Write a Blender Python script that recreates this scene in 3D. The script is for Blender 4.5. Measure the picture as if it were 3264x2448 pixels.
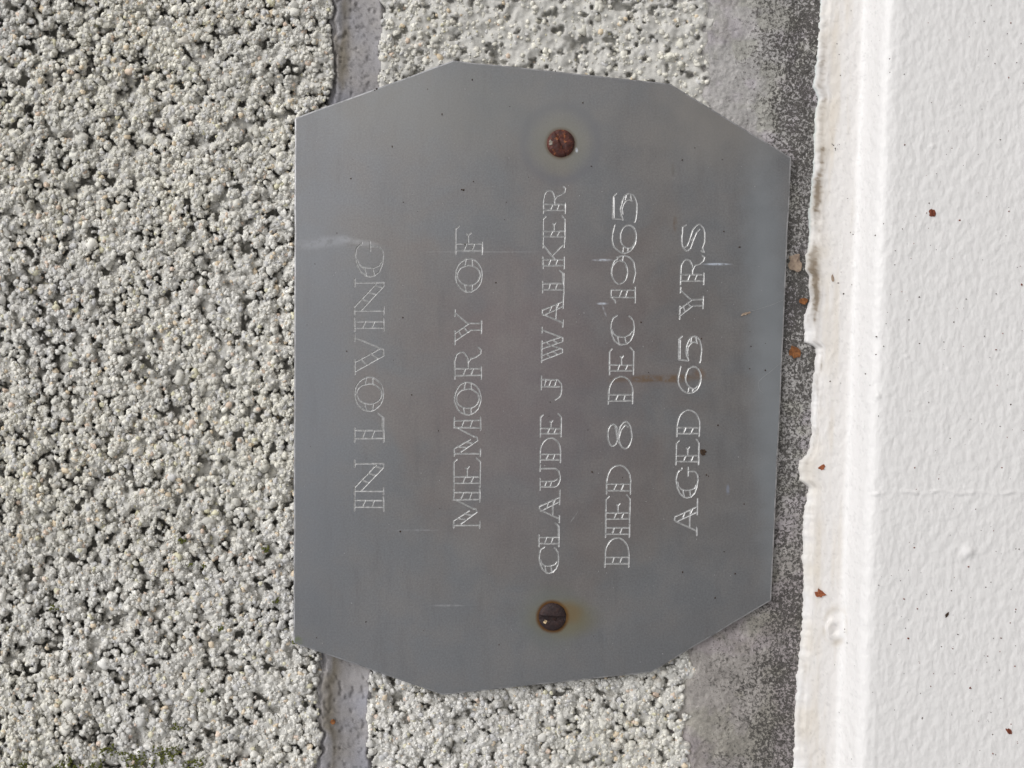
import bpy, math
import numpy as np
from mathutils import Matrix, Vector
from mathutils.geometry import delaunay_2d_cdt

# ------------------------------------------------------------------ start
for o in list(bpy.data.objects):
    bpy.data.objects.remove(o, do_unlink=True)
scene = bpy.context.scene
COL = scene.collection
S = 0.00025          # metres on the wall per unit (one unit = 1/4 mm)
D = 0.206            # camera to wall
K = 1024.0 / 3264.0

# ------------------------------------------------------------------ camera
cam = bpy.data.cameras.new('camera')
cam.sensor_width = 36.0
cam.lens = 36.0 * D / (1024 * S)
cam.clip_start = 0.005
cam.clip_end = 50.0
camo = bpy.data.objects.new('camera', cam)
COL.objects.link(camo)
camo.matrix_world = Matrix(((0, 1, 0, 0), (0, 0, -1, -D), (-1, 0, 0, 0), (0, 0, 0, 1)))
scene.camera = camo

# ------------------------------------------------------------------ light
SUN_EL, SUN_AZ = 48.0, 140.0
world = bpy.data.worlds.new('World')
scene.world = world
world.use_nodes = True
wn = world.node_tree
wn.nodes.clear()
sky = wn.nodes.new('ShaderNodeTexSky')
sky.sky_type = 'NISHITA'
sky.sun_disc = False
sky.sun_elevation = math.radians(SUN_EL)
sky.sun_rotation = math.radians(SUN_AZ)
sky.dust_density = 4.0
sky.air_density = 1.0
hsv = wn.nodes.new('ShaderNodeHueSaturation')      # overcast: a greyer sky
hsv.inputs['Saturation'].default_value = 0.16
bg = wn.nodes.new('ShaderNodeBackground')
bg.inputs['Strength'].default_value = 0.15
wo = wn.nodes.new('ShaderNodeOutputWorld')
wn.links.new(sky.outputs[0], hsv.inputs['Color'])
wn.links.new(hsv.outputs[0], bg.inputs['Color'])
wn.links.new(bg.outputs[0], wo.inputs['Surface'])

sun = bpy.data.lights.new('sun', 'SUN')
sun.energy = 0.55
sun.angle = math.radians(70)
sun.color = (1.0, 0.975, 0.94)
suno = bpy.data.objects.new('sun', sun)
COL.objects.link(suno)
el, az = math.radians(SUN_EL), math.radians(SUN_AZ)
to_sun = Vector((math.sin(az) * math.cos(el), math.cos(az) * math.cos(el), math.sin(el)))
suno.rotation_euler = to_sun.to_track_quat('Z', 'Y').to_euler()
suno.location = to_sun * 2.0

vs = scene.view_settings
vs.view_transform = 'Standard'
vs.look = 'None'
vs.gamma = 1.0
vs.exposure = 0.09
vs.use_curve_mapping = False

# ------------------------------------------------------------------ helpers
RNG = np.random.default_rng(11)

def P(X, Y, h):
    """unit coordinates (X down the wall, Y leftwards) and h units off the wall -> metres"""
    X = np.asarray(X, float); Y = np.asarray(Y, float); h = np.asarray(h, float)
    d = h * S
    f = (D - d) / D
    return np.stack(np.broadcast_arrays((384 - Y) * S * f, -d, (512 - X) * S * f), -1)

def smooth(t):
    return t * t * (3 - 2 * t)

def vnoise(x, y, seed=0):
    x = np.asarray(x, float); y = np.asarray(y, float)
    n = 512
    tab = np.random.default_rng(seed + 1000).random((n, n))
    xi = np.floor(x).astype(int); yi = np.floor(y).astype(int)
    fx = smooth(x - xi); fy = smooth(y - yi)
    x0 = xi % n; x1 = (xi + 1) % n; y0 = yi % n; y1 = (yi + 1) % n
    a = tab[x0, y0] * (1 - fx) + tab[x1, y0] * fx
    b = tab[x0, y1] * (1 - fx) + tab[x1, y1] * fx
    return a * (1 - fy) + b * fy

def fbm(x, y, scale, octv=4, seed=0, gain=0.5):
    s = 0; amp = 1; tot = 0
    for k in range(octv):
        s = s + amp * vnoise(np.asarray(x) / scale * 2 ** k + 17.3 * k, np.asarray(y) / scale * 2 ** k + 5.1 * k, seed + k)
        tot += amp; amp *= gain
    return s / tot

def sstep(a, b, x):
    t = np.clip((x - a) / (b - a), 0, 1)
    return smooth(t)

def make_mesh(name, verts, faces, col=None, uv=None, smooth_shade=True):
    """verts (n,3), faces (m,3) or (m,4) arrays; col (n,3) linear per vertex"""
    verts = np.asarray(verts, np.float32); faces = np.asarray(faces, np.int32)
    m, k = faces.shape
    me = bpy.data.meshes.new(name)
    me.vertices.add(len(verts))
    me.vertices.foreach_set('co', verts.ravel())
    me.loops.add(m * k)
    me.loops.foreach_set('vertex_index', faces.ravel())
    me.polygons.add(m)
    me.polygons.foreach_set('loop_start', np.arange(0, m * k, k, dtype=np.int32))
    me.polygons.foreach_set('loop_total', np.full(m, k, np.int32))
    me.update(calc_edges=True)
    me.polygons.foreach_set('use_smooth', np.full(m, smooth_shade, bool))
    if col is not None:
        at = me.color_attributes.new('tint', 'FLOAT_COLOR', 'POINT')
        c4 = np.ones((len(verts), 4), np.float32); c4[:, :3] = np.clip(col, 0, 1)
        at.data.foreach_set('color', c4.ravel())
    if uv is not None:
        ul = me.uv_layers.new(name='surface')
        ul.data.foreach_set('uv', np.asarray(uv, np.float32)[faces.ravel()].ravel())
    me.validate()
    return me

def obj(name, me, mat=None, parent=None, label=None, cat=None, group=None, kind=None):
    o = bpy.data.objects.new(name, me)
    COL.objects.link(o)
    if mat is not None and me is not None:
        me.materials.append(mat)
    if parent is not None:
        o.parent = parent
    for k, v in (('label', label), ('category', cat), ('group', group), ('kind', kind)):
        if v:
            o[k] = v
    return o

def grid_faces(nx, ny):
    """quads for verts indexed i*ny+j, facing the camera for i along +X, j along +Y"""
    i, j = np.meshgrid(np.arange(nx - 1), np.arange(ny - 1), indexing='ij')
    a = (i * ny + j).ravel(); b = ((i + 1) * ny + j).ravel()
    c = ((i + 1) * ny + j + 1).ravel(); d = (i * ny + j + 1).ravel()
    return np.stack([a, d, c, b], -1)

# ------------------------------------------------------------------ material helper
class NT:
    def __init__(self, name):
        self.m = bpy.data.materials.new(name)
        self.m.use_nodes = True
        self.t = self.m.node_tree
        self.t.nodes.clear()
        self.out = self.n('ShaderNodeOutputMaterial')
        self.b = self.n('ShaderNodeBsdfPrincipled')
        self.l(self.b.outputs[0], self.out.inputs[0])
    def n(self, typ, **kw):
        nd = self.t.nodes.new(typ)
        for k, v in kw.items():
            setattr(nd, k, v)
        return nd
    def l(self, a, b):
        self.t.links.new(a, b)
    def put(self, sock, v):
        if isinstance(v, bpy.types.NodeSocket):
            self.l(v, sock)
        elif isinstance(v, (tuple, list)) and sock.type == 'RGBA' and len(v) == 3:
            sock.default_value = (*v, 1)
        else:
            sock.default_value = v
    def math(self, op, a, b=0.0, c=None, clamp=False):
        nd = self.n('ShaderNodeMath', operation=op); nd.use_clamp = clamp
        self.put(nd.inputs[0], a); self.put(nd.inputs[1], b)
        if c is not None: self.put(nd.inputs[2], c)
        return nd.outputs[0]
    def vmath(self, op, a, b):
        nd = self.n('ShaderNodeVectorMath', operation=op)
        self.put(nd.inputs[0], a); self.put(nd.inputs[1], b)
        return nd
    def noise(self, vec, scale, detail=4, rough=0.55, dist=0.0):
        nd = self.n('ShaderNodeTexNoise')
        self.l(vec, nd.inputs['Vector'])
        nd.inputs['Scale'].default_value = scale; nd.inputs['Detail'].default_value = detail
        nd.inputs['Roughness'].default_value = rough; nd.inputs['Distortion'].default_value = dist
        return nd.outputs['Fac']
    def ramp(self, fac, a, b, lo=0.0, hi=1.0):
        nd = self.n('ShaderNodeMapRange', interpolation_type='SMOOTHSTEP')
        self.put(nd.inputs['Value'], fac)
        nd.inputs['From Min'].default_value = a; nd.inputs['From Max'].default_value = b
        nd.inputs['To Min'].default_value = lo; nd.inputs['To Max'].default_value = hi
        return nd.outputs[0]
    def mix(self, fac, a, b, blend='MIX'):
        nd = self.n('ShaderNodeMix', data_type='RGBA', blend_type=blend)
        self.put(nd.inputs[0], fac); self.put(nd.inputs[6], a); self.put(nd.inputs[7], b)
        return nd.outputs[2]
    def coords(self, unit=True):
        tc = self.n('ShaderNodeTexCoord')
        if not unit:
            return tc.outputs['Object']
        nd = self.n('ShaderNodeVectorMath', operation='SCALE')   # to quarter-millimetre units
        self.l(tc.outputs['Object'], nd.inputs[0]); nd.inputs['Scale'].default_value = 1 / S
        return nd.outputs[0]
    def bump(self, h, strength, dist, normal=None):
        nd = self.n('ShaderNodeBump')
        nd.inputs['Strength'].default_value = strength; nd.inputs['Distance'].default_value = dist
        self.l(h, nd.inputs['Height'])
        if normal is not None: self.l(normal, nd.inputs['Normal'])
        return nd.outputs[0]

def stone_mat(name, fine=0.18, bump=0.5, rough=0.95, scale=0.9):
    t = NT(name)
    a = t.n('ShaderNodeVertexColor', layer_name='tint')
    c = t.coords()
    n = t.noise(c, scale, 3, 0.6)
    g = t.ramp(n, 0.25, 0.75, 1 - fine, 1 + fine)
    comb = t.n('ShaderNodeCombineColor')
    for i in range(3): t.l(g, comb.inputs[i])
    t.l(t.mix(1.0, a.outputs[0], comb.outputs[0], 'MULTIPLY'), t.b.inputs['Base Color'])
    t.b.inputs['Roughness'].default_value = rough
    t.b.inputs['Specular IOR Level'].default_value = 0.08
    t.l(t.bump(n, bump, 0.00012), t.b.inputs['Normal'])
    return t.m

M_PASTE = stone_mat('cement_paste', 0.12, 0.4)
M_GRAIN = stone_mat('aggregate_grain', 0.09, 0.2, scale=0.8)
M_MORTAR = stone_mat('mortar', 0.12, 0.35, scale=0.8)
def mildew_mat():
    t = NT('mildewed_mortar')
    a = t.n('ShaderNodeVertexColor', layer_name='tint')
    d = t.n('ShaderNodeAttribute', attribute_name='mildew').outputs['Fac']
    c = t.coords()
    n = t.noise(c, 0.36, 4, 0.70, 0.5)
    n2 = t.noise(c, 0.9, 3, 0.6)
    thr = t.math('SUBTRACT', 0.68, t.math('MULTIPLY', d, 0.22))
    m = t.ramp(t.math('SUBTRACT', n, thr), -0.045, 0.07)
    g = t.ramp(n2, 0.25, 0.75, 0.86, 1.14)
    comb = t.n('ShaderNodeCombineColor')
    for i in range(3): t.l(g, comb.inputs[i])
    col = t.mix(1.0, a.outputs[0], comb.outputs[0], 'MULTIPLY')
    dark = t.mix(t.ramp(n2, 0.4, 0.6), (0.045, 0.042, 0.04), (0.10, 0.093, 0.085))
    t.l(t.mix(t.math('MULTIPLY', m, t.ramp(d, 0.2, 0.9, 0.5, 0.9)), col, dark), t.b.inputs['Base Color'])
    t.b.inputs['Roughness'].default_value = 0.95
    t.b.inputs['Specular IOR Level'].default_value = 0.08
    t.l(t.bump(t.math('ADD', n2, n), 0.8, 0.0003), t.b.inputs['Normal'])
    return t.m
M_MILDEW = mildew_mat()

# ------------------------------------------------------------------ unseen pale sheet added below the wall to bounce daylight up
def bounce_ground():
    t = NT('pale_bounce_sheet')
    c = t.coords(False)
    n = t.noise(c, 6.0, 5, 0.65)
    t.l(t.mix(t.ramp(n, 0.3, 0.7), (0.36, 0.35, 0.335), (0.27, 0.262, 0.25)), t.b.inputs['Base Color'])
    t.b.inputs['Roughness'].default_value = 0.95
    me = make_mesh('bounce_ground', [(-20, -20, -0.9), (20, -20, -0.9), (20, 0.3, -0.9), (-20, 0.3, -0.9)], [(0, 1, 2, 3)])
    obj('bounce_ground', me, t.m, None, kind='structure')
bounce_ground()

# ------------------------------------------------------------------ outline of the plaque (units)
PLQ = np.array([(939, 375.7), (1444.6, 191.8), (2135.7, 265.6), (2522.8, 501.7), (2458.8, 1914.8),
                (2077, 2144), (1412, 2216), (935, 2050)]) * K
def in_poly(x, y, poly):
    x = np.asarray(x); y = np.asarray(y)
    ins = np.zeros(x.shape, bool)
    n = len(poly)
    for i in range(n):
        x0, y0 = poly[i]; x1, y1 = poly[(i + 1) % n]
        with np.errstate(divide='ignore', invalid='ignore'):
            c = ((y0 > y) != (y1 > y)) & (x < (x1 - x0) * (y - y0) / (y1 - y0) + x0)
        ins ^= c
    return ins
CEN = PLQ.mean(0)
def inset(poly, k):
    """move every edge inwards by k"""
    n = len(poly); out = []
    for i in range(n):
        p0, p1, p2 = poly[i - 1], poly[i], poly[(i + 1) % n]
        d1 = (p1 - p0) / np.linalg.norm(p1 - p0); d2 = (p2 - p1) / np.linalg.norm(p2 - p1)
        n1 = np.array([-d1[1], d1[0]]); n2 = np.array([-d2[1], d2[0]])
        if np.dot(n1, CEN - p1) < 0: n1 = -n1
        if np.dot(n2, CEN - p1) < 0: n2 = -n2
        m = n1 + n2; m = m / np.dot(m, n1)
        out.append(p1 + m * k)
    return np.array(out)
PLQ_BACK = 2.2         # back of the plate, units off the wall
PLQ_FRONT = 7.2

# ------------------------------------------------------------------ the wall
wall = obj('block_wall', None, label='grey porous concrete block wall with recessed mortar joint behind the metal plaque', cat='wall')

def icosphere(sub):
    t = (1 + 5 ** 0.5) / 2
    v = [(-1, t, 0), (1, t, 0), (-1, -t, 0), (1, -t, 0), (0, -1, t), (0, 1, t), (0, -1, -t), (0, 1, -t),
         (t, 0, -1), (t, 0, 1), (-t, 0, -1), (-t, 0, 1)]
    f = [(0, 11, 5), (0, 5, 1), (0, 1, 7), (0, 7, 10), (0, 10, 11), (1, 5, 9), (5, 11, 4), (11, 10, 2), (10, 7, 6),
         (7, 1, 8), (3, 9, 4), (3, 4, 2), (3, 2, 6), (3, 6, 8), (3, 8, 9), (4, 9, 5), (2, 4, 11), (6, 2, 10), (8, 6, 7), (9, 8, 1)]
    v = [np.array(p) / np.linalg.norm(p) for p in v]
    for _ in range(sub):
        mid = {}; nf = []
        def mp(a, b):
            k = (min(a, b), max(a, b))
            if k not in mid:
                p = v[a] + v[b]; v.append(p / np.linalg.norm(p)); mid[k] = len(v) - 1
            return mid[k]
        for a, b, c in f:
            ab, bc, ca = mp(a, b), mp(b, c), mp(c, a)
            nf += [(a, ab, ca), (b, bc, ab), (c, ca, bc), (ab, bc, ca)]
        f = nf
    return np.array(v), np.array(f)

ICO = [icosphere(0), icosphere(1)]

def grains(cx, cy, ch, r, col, sub, rng):
    """many rough pebbles in one mesh"""
    bv, bf = ICO[sub]
    n = len(cx); k = len(bv)
    q = rng.normal(size=(n, 4)); q /= np.linalg.norm(q, axis=1)[:, None]
    w, x, y, z = q.T
    R = np.stack([1 - 2 * (y * y + z * z), 2 * (x * y - z * w), 2 * (x * z + y * w),
                  2 * (x * y + z * w), 1 - 2 * (x * x + z * z), 2 * (y * z - x * w),
                  2 * (x * z - y * w), 2 * (y * z + x * w), 1 - 2 * (x * x + y * y)], -1).reshape(n, 3, 3)
    sc = rng.uniform(0.68, 1.25, (n, 1, 3))
    lump = 1 + rng.normal(0, 0.17, (n, k, 1))
    V = np.einsum('nkj,nij->nki', bv[None] * sc * lump, R) * r[:, None, None]
    ctr = np.stack([cx, cy, ch], -1)[:, None, :]
    V = V + ctr
    C = np.repeat(col[:, None, :], k, 1) * (1 + rng.normal(0, 0.04, (n, k, 1)))
    F = bf[None] + (np.arange(n) * k)[:, None, None]
    V = V.reshape(-1, 3)
    # (X,Y,h) is left-handed against (x,y,z): flip
    return P(V[:, 0], V[:, 1], V[:, 2]), F.reshape(-1, 3)[:, ::-1], C.reshape(-1, 3)

def cap_under_plate(x, y, h, r):
    """nothing of the wall pokes through the plate"""
    ins = in_poly(x, y, inset(PLQ, -3.0))
    return np.where(ins, np.minimum(h, PLQ_BACK - 0.3 - r), h)

def heightfield(X0, X1, Y0, Y1, step, centres, base):
    nx = int((X1 - X0) / step) + 1; ny = int((Y1 - Y0) / step) + 1
    H = np.full((nx, ny), base, float)
    for cx, cy, r, top in centres:
        i0 = max(0, int((cx - r - X0) / step)); i1 = min(nx, int((cx + r - X0) / step) + 2)
        j0 = max(0, int((cy - r - Y0) / step)); j1 = min(ny, int((cy + r - Y0) / step) + 2)
        if i0 >= i1 or j0 >= j1: continue
        gx = X0 + np.arange(i0, i1) * step - cx; gy = Y0 + np.arange(j0, j1) * step - cy
        d2 = gx[:, None] ** 2 + gy[None] ** 2
        h = np.where(d2 < r * r, top - r + np.sqrt(np.maximum(r * r - d2, 0)), -99)
        H[i0:i1, j0:j1] = np.maximum(H[i0:i1, j0:j1], h)
    return H

def sample(H, X0, Y0, step, x, y):
    i = np.clip((x - X0) / step, 0, H.shape[0] - 1.001); j = np.clip((y - Y0) / step, 0, H.shape[1] - 1.001)
    a = i.astype(int); b = j.astype(int); fx = i - a; fy = j - b
    return (H[a, b] * (1 - fx) * (1 - fy) + H[a + 1, b] * fx * (1 - fy) + H[a, b + 1] * (1 - fx) * fy + H[a + 1, b + 1] * fx * fy)

def stone_colour(x, y, rng, h=None):
    """natural colour of each grain"""
    n = len(x)
    base = np.array([0.675, 0.66, 0.61])
    c = np.repeat(base[None], n, 0)
    warm = fbm(x, y, 150, 3, 71)[:, None]
    c = c * (1 + (warm - 0.5) * np.array([0.06, 0.03, -0.14]))
    c = c * rng.normal(1, 0.11, (n, 1)).clip(0.68, 1.3) * (0.86 + 0.28 * fbm(x, y, 60, 3, 72))[:, None]
    k = rng.random(n)
    def put(lo, hi, rgb, mixv):
        m = (k >= lo) & (k < hi)
        c[m] = c[m] * (1 - mixv) + np.array(rgb) * mixv
    put(0.00, 0.035, (0.72, 0.55, 0.34), 0.6)
    put(0.035, 0.055, (0.72, 0.50, 0.36), 0.55)
    put(0.055, 0.115, (0.78, 0.75, 0.68), 0.6)
    put(0.115, 0.20, (0.56, 0.56, 0.575), 0.7)
    put(0.20, 0.225, (0.66, 0.62, 0.38), 0.6)
    put(0.225, 0.26, (0.42, 0.38, 0.33), 0.5)
    return c

def build_block(X0, X1, Y0, Y1, mask_fn, face_fn, paste_fn, frame, seed, step=1.5):
    """one block: a lumpy paste surface with pits, and grains stuck on it.
    mask_fn(x,y)>0 inside the block; paste_fn 0 (all grains) .. 1 (smeared with paste)"""
    rng = np.random.default_rng(seed)
    area = (X1 - X0) * (Y1 - Y0)
    n = int(area / 14)
    cx = rng.uniform(X0, X1, n); cy = rng.uniform(Y0, Y1, n)
    p = paste_fn(cx, cy)
    r = np.where(rng.random(n) < 0.05, rng.uniform(5, 9, n), rng.gamma(5.0, 0.54, n).clip(1.6, 6.0)) * (1 + 0.9 * p)
    # how proud each lump sits: pits where low
    low = fbm(cx, cy, 9, 3, seed + 3)
    low2 = fbm(cx, cy, 55, 2, seed + 9)
    top = -0.6 - rng.exponential(2.3, n) * (1 - 0.55 * p) - sstep(0.44, 0.29, low) * 9.0 - sstep(0.5, 0.25, low2) * 1.4 + p * 0.5
    m = mask_fn(cx, cy)
    top = top + face_fn(cx, cy) - sstep(6, 0, m) * rng.uniform(0, 2.5, n)
    keep = m > r * 0.35
    H = heightfield(X0, X1, Y0, Y1, step, zip(cx[keep], cy[keep], r[keep], top[keep]), -22.0)
    nx, ny = H.shape
    gx, gy = np.meshgrid(X0 + np.arange(nx) * step, Y0 + np.arange(ny) * step, indexing='ij')
    pg = paste_fn(gx, gy)
    # paste runs between the lumps
    Hs = np.maximum(H, -7.0)
    for _ in range(4):
        Hs = (Hs + np.roll(Hs, 1, 0) + np.roll(Hs, -1, 0) + np.roll(Hs, 1, 1) + np.roll(Hs, -1, 1)) / 5
    H = H * (1 - 0.85 * pg) + np.maximum(H, Hs) * 0.85 * pg
    H = H + (fbm(gx, gy, 4.0, 2, seed + 21) - 0.5) * 1.3
    hole = fbm(gx, gy, 7.5, 3, seed + 25)
    H = H - pg * (sstep(0.62, 0.74, hole) * 10 - (fbm(gx, gy, 11, 3, seed + 26) - 0.5) * 6.0 - (fbm(gx, gy, 3.6, 2, seed + 27) - 0.5) * 2.2)
    mg = mask_fn(gx, gy)
    H = np.where(mg < 0, np.minimum(H, -22 + mg.clip(-8, 0)), H)
    H = cap_under_plate(gx, gy, H, 0.4)
    v = P(gx, gy, H).reshape(-1, 3)
    f = grid_faces(nx, ny)
    cc = stone_colour(gx.ravel(), gy.ravel(), rng) * 0 + np.array([0.59, 0.578, 0.545])
    cc = cc * (0.82 + 0.36 * fbm(gx.ravel(), gy.ravel(), 9, 4, seed + 31))[:, None]
    cc = cc * (1 - 0.04 * pg.ravel()[:, None])
    me = make_mesh('block', v, f, cc)
    b = obj('concrete_block', me, M_PASTE, wall)
    # grains
    gx0, gx1, gy0, gy1 = frame
    n = int((gx1 - gx0) * (gy1 - gy0) / 5.0)
    x = rng.uniform(gx0, gx1, n); y = rng.uniform(gy0, gy1, n)
    rr = np.where(rng.random(n) < 0.012, rng.uniform(3.2, 5.6, n), (rng.gamma(6.0, 0.275, n)).clip(0.85, 4.0))
    h = sample(H, X0, Y0, step, x, y)
    pp = paste_fn(x, y)
    ok = (mask_fn(x, y) > rr) & (rng.random(n) > 0.86 * pp) & ~in_poly(x, y, inset(PLQ, 14.0)) & (h > -20) & (rng.random(n) < sstep(-10, -3.5, h) * 0.75 + 0.25)
    x, y, rr, h = x[ok], y[ok], rr[ok], h[ok]
    h = h + rr * np.where(rr > 3.0, -0.6, rng.uniform(-0.65, 0.15, len(x)))
    h = cap_under_plate(x, y, h, rr)
    col = stone_colour(x, y, rng)
    big = rr > 1.9
    for sel, sub in ((big, 1), (~big, 0)):
        v, f, c = grains(x[sel], y[sel], h[sel], rr[sel], col[sel], sub, rng)
        obj('aggregate', make_mesh('aggregate', v, f, c), M_GRAIN, b, kind='stuff')
    return b, H

edge_n = lambda y, seed, a: (fbm(y, y * 0 + 3.3, 16, 3, seed) - 0.5) * a
def upper_edge(y):  return 334.5 - 0.0193 * y + edge_n(y, 5, 12)
def lower_top(y):   return 380.0 - 0.0181 * y + edge_n(y, 6, 9)
def lower_bot(y):   return 711.0 - 0.0277 * y + edge_n(y, 7, 16)
upper_block, HU = build_block(-340, 348, -330, 1100, lambda x, y: upper_edge(y) - x, lambda x, y: 0 * x,
                              lambda x, y: 0.10 * sstep(0.55, 0.75, fbm(x, y, 40, 2, 77)),
                              (-45, 345, -45, 813), 21)
lower_block, HL = build_block(360, 730, -330, 1100, lambda x, y: np.minimum(x - lower_top(y), lower_bot(y) - x), lambda x, y: 0 * x,
                              lambda x, y: sstep(330, 200, y) * (0.70 + 0.35 * sstep(400, 540, x)).clip(0, 0.95) + 0.15 * sstep(300, 400, y),
                              (364, 722, -45, 813), 22)

# ------------------------------------------------------------------ mortar joint between the two courses
def mortar_joint():
    x = np.arange(300, 400, 1.0); y = np.arange(-330, 1100, 1.25)
    gx, gy = np.meshgrid(x, y, indexing='ij')
    a = upper_edge(gy); b = lower_top(gy)
    u = (gx - a) / (b - a)
    H = -7.5 + 4.2 * (np.abs(u - 0.55) * 1.7).clip(0, 1) ** 2.4
    H += (fbm(gx, gy * 0.5, 22, 4, 41) - 0.5) * 2.4 + (fbm(gx, gy, 4, 3, 42) - 0.5) * 1.0
    pit = fbm(gx, gy, 5.5, 2, 43)
    H -= sstep(0.66, 0.78, pit) * 1.6
    # a raised crust of mortar left along the upper block, split from it by a narrow crack
    rid = sstep(12, 5, gx - a + (fbm(gx, gy, 14, 3, 46) - 0.5) * 10) * sstep(0.35, 0.6, fbm(gx * 0.3, gy, 26, 3, 47))
    H += rid * (0.8 + 3.0 * (fbm(gx, gy, 5, 3, 45) - 0.5))
    H -= sstep(3.2, 0.6, gx - a + (fbm(gx, gy, 6, 2, 44) - 0.5) * 4) * 6
    H = np.where(gx < a - 2, H - (a - 2 - gx) * 3, H)
    H = np.where(gx > b + 1, H - (gx - b - 1) * 2.0, H)
    c = np.repeat(np.array([0.315, 0.305, 0.315])[None], gx.size, 0).reshape(*gx.shape, 3)
    t = fbm(gx, gy * 0.6, 34, 4, 48)[..., None]
    c = c * (0.74 + 0.52 * t)
    warm = fbm(gx, gy, 26, 3, 49)[..., None]
    c = c * (1 + (warm - 0.5) * np.array([0.10, 0.03, -0.14]))
    sp = fbm(gx, gy, 2.6, 2, 50)
    dk = sstep(0.60, 0.74, sp) * sstep(0.42, 0.62, fbm(gx, gy * 0.4, 30, 3, 51))
    c = c * (1 - 0.34 * dk[..., None])
    brown = sstep(0.52, 0.68, fbm(gx, gy * 0.35, 18, 3, 52)) * np.exp(-((u - 0.2) / 0.18) ** 2)
    c = c * (1 - brown[..., None] * np.array([0.38, 0.42, 0.52]))
    H = cap_under_plate(gx, gy, H, 0.2)
    me = make_mesh('mortar_joint', P(gx, gy, H).reshape(-1, 3), grid_faces(*gx.shape), c.reshape(-1, 3))
    return obj('mortar_joint', me, M_MORTAR, wall)
mortar_joint()

# ------------------------------------------------------------------ sill edge
EDGE = np.array([(2657, -1060), (2618.7, 0), (2609, 147), (2600, 250), (2596.5, 280), (2612, 312), (2603, 344), (2596.5, 492), (2588, 650),
                 (2580, 790), (2572, 816), (2570, 860), (2584, 880), (2582, 920), (2584, 960), (2566, 1013), (2569, 1090), (2606, 1108),
                 (2602, 1160), (2594, 1259), (2588, 1357), (2584, 1431), (2553, 1470), (2546, 1495), (2554, 1530), (2580, 1552),
                 (2566, 1632), (2560, 1780), (2564, 1927), (2552, 2075), (2543, 2188), (2535, 2320), (2530, 2448), (2492, 3510)]) * K
def sill_edge(y):
    return np.interp(y, EDGE[:, 1], EDGE[:, 0]) + (fbm(y, y * 0, 5, 3, 81, 0.6) - 0.5) * 3.0

# ------------------------------------------------------------------ mortar bed above the sill
def mortar_bed():
    x = np.arange(640, 850, 1.0); y = np.arange(-330, 1100, 1.0)
    gx, gy = np.meshgrid(x, y, indexing='ij')
    a = lower_bot(gy); e = sill_edge(gy)
    u = (gx - a) / (e - a)
    H = -1.6 - 1.8 * sstep(0.1, 0.75, u)
    H += (fbm(gx * 1.3, gy * 0.55, 30, 4, 61) - 0.5) * 4.5
    st = fbm(gx * 1.2, gy * 0.6, 26, 3, 62)          # thin torn layers
    H += np.floor(st * 7) * 0.45 + (fbm(gx, gy, 3.0, 3, 63, 0.7) - 0.5) * 2.6
    H = np.where(u < 0, np.minimum(H, -2.4 + u * 60), H)
    H = np.where(gx > e + 2, np.minimum(H, -4), H)
    base = np.array([0.43, 0.415, 0.405])
    c = np.repeat(base[None], gx.size, 0).reshape(*gx.shape, 3)
    lav = sstep(0.45, 0.62, fbm(gx, gy, 28, 3, 64))[..., None]
    c = c * (1 + lav * np.array([0.03, 0.0, 0.06]))
    c = c * (0.72 + 0.56 * fbm(gx, gy, 12, 4, 65))[..., None]
    olive = sstep(0.52, 0.66, fbm(gx, gy, 24, 3, 66))[..., None] * 0.5
    c = c * (1 - olive * np.array([0.08, 0.06, 0.16]))
    brown = sstep(430, 620, gy)[..., None] * 1.0
    c = c * (1 - brown * np.array([0.20, 0.225, 0.25]))
    # black mildew specks, thicker towards the sill
    dens = sstep(0.25, 0.92, u) * (0.42 + 0.28 * sstep(620, 300, gy)) + 0.30 * sstep(-0.1, 0.4, u) + 0.22 * sstep(0.40, 0.65, fbm(gx, gy, 20, 3, 67))
    dens = dens + 0.14 * sstep(430, 620, gy) + 0.30 * (fbm(gx, gy * 0.5, 34, 3, 68) - 0.5)
    H = cap_under_plate(gx, gy, H, 0.2)
    me = make_mesh('mortar_bed', P(gx, gy, H).reshape(-1, 3), grid_faces(*gx.shape), c.reshape(-1, 3))
    at = me.attributes.new('mildew', 'FLOAT', 'POINT')
    at.data.foreach_set('value', dens.ravel().astype(np.float32))
    return obj('mortar_bed', me, M_MILDEW, wall)
mortar_bed()

# ------------------------------------------------------------------ the painted sill
def paint_mat():
    t = NT('white_paint')
    a = t.n('ShaderNodeVertexColor', layer_name='tint')
    uv = t.n('ShaderNodeUVMap', uv_map='surface').outputs[0]
    mp = t.n('ShaderNodeMapping'); t.l(uv, mp.inputs['Vector']); mp.inputs['Scale'].default_value = (1.0, 1.4, 1.0)
    n1 = t.noise(mp.outputs[0], 0.098, 1.0, 0.4, 0.0)
    n2 = t.noise(mp.outputs[0], 0.30, 2, 0.5)
    t.l(a.outputs[0], t.b.inputs['Base Color'])
    h = t.math('ADD', n1, t.math('MULTIPLY', n2, 0.22))
    t.l(t.bump(h, 0.5, 0.0007), t.b.inputs['Normal'])
    t.b.inputs['Roughness'].default_value = 0.5
    t.b.inputs['Specular IOR Level'].default_value = 0.45
    return t.m
M_PAINT = paint_mat()

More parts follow.
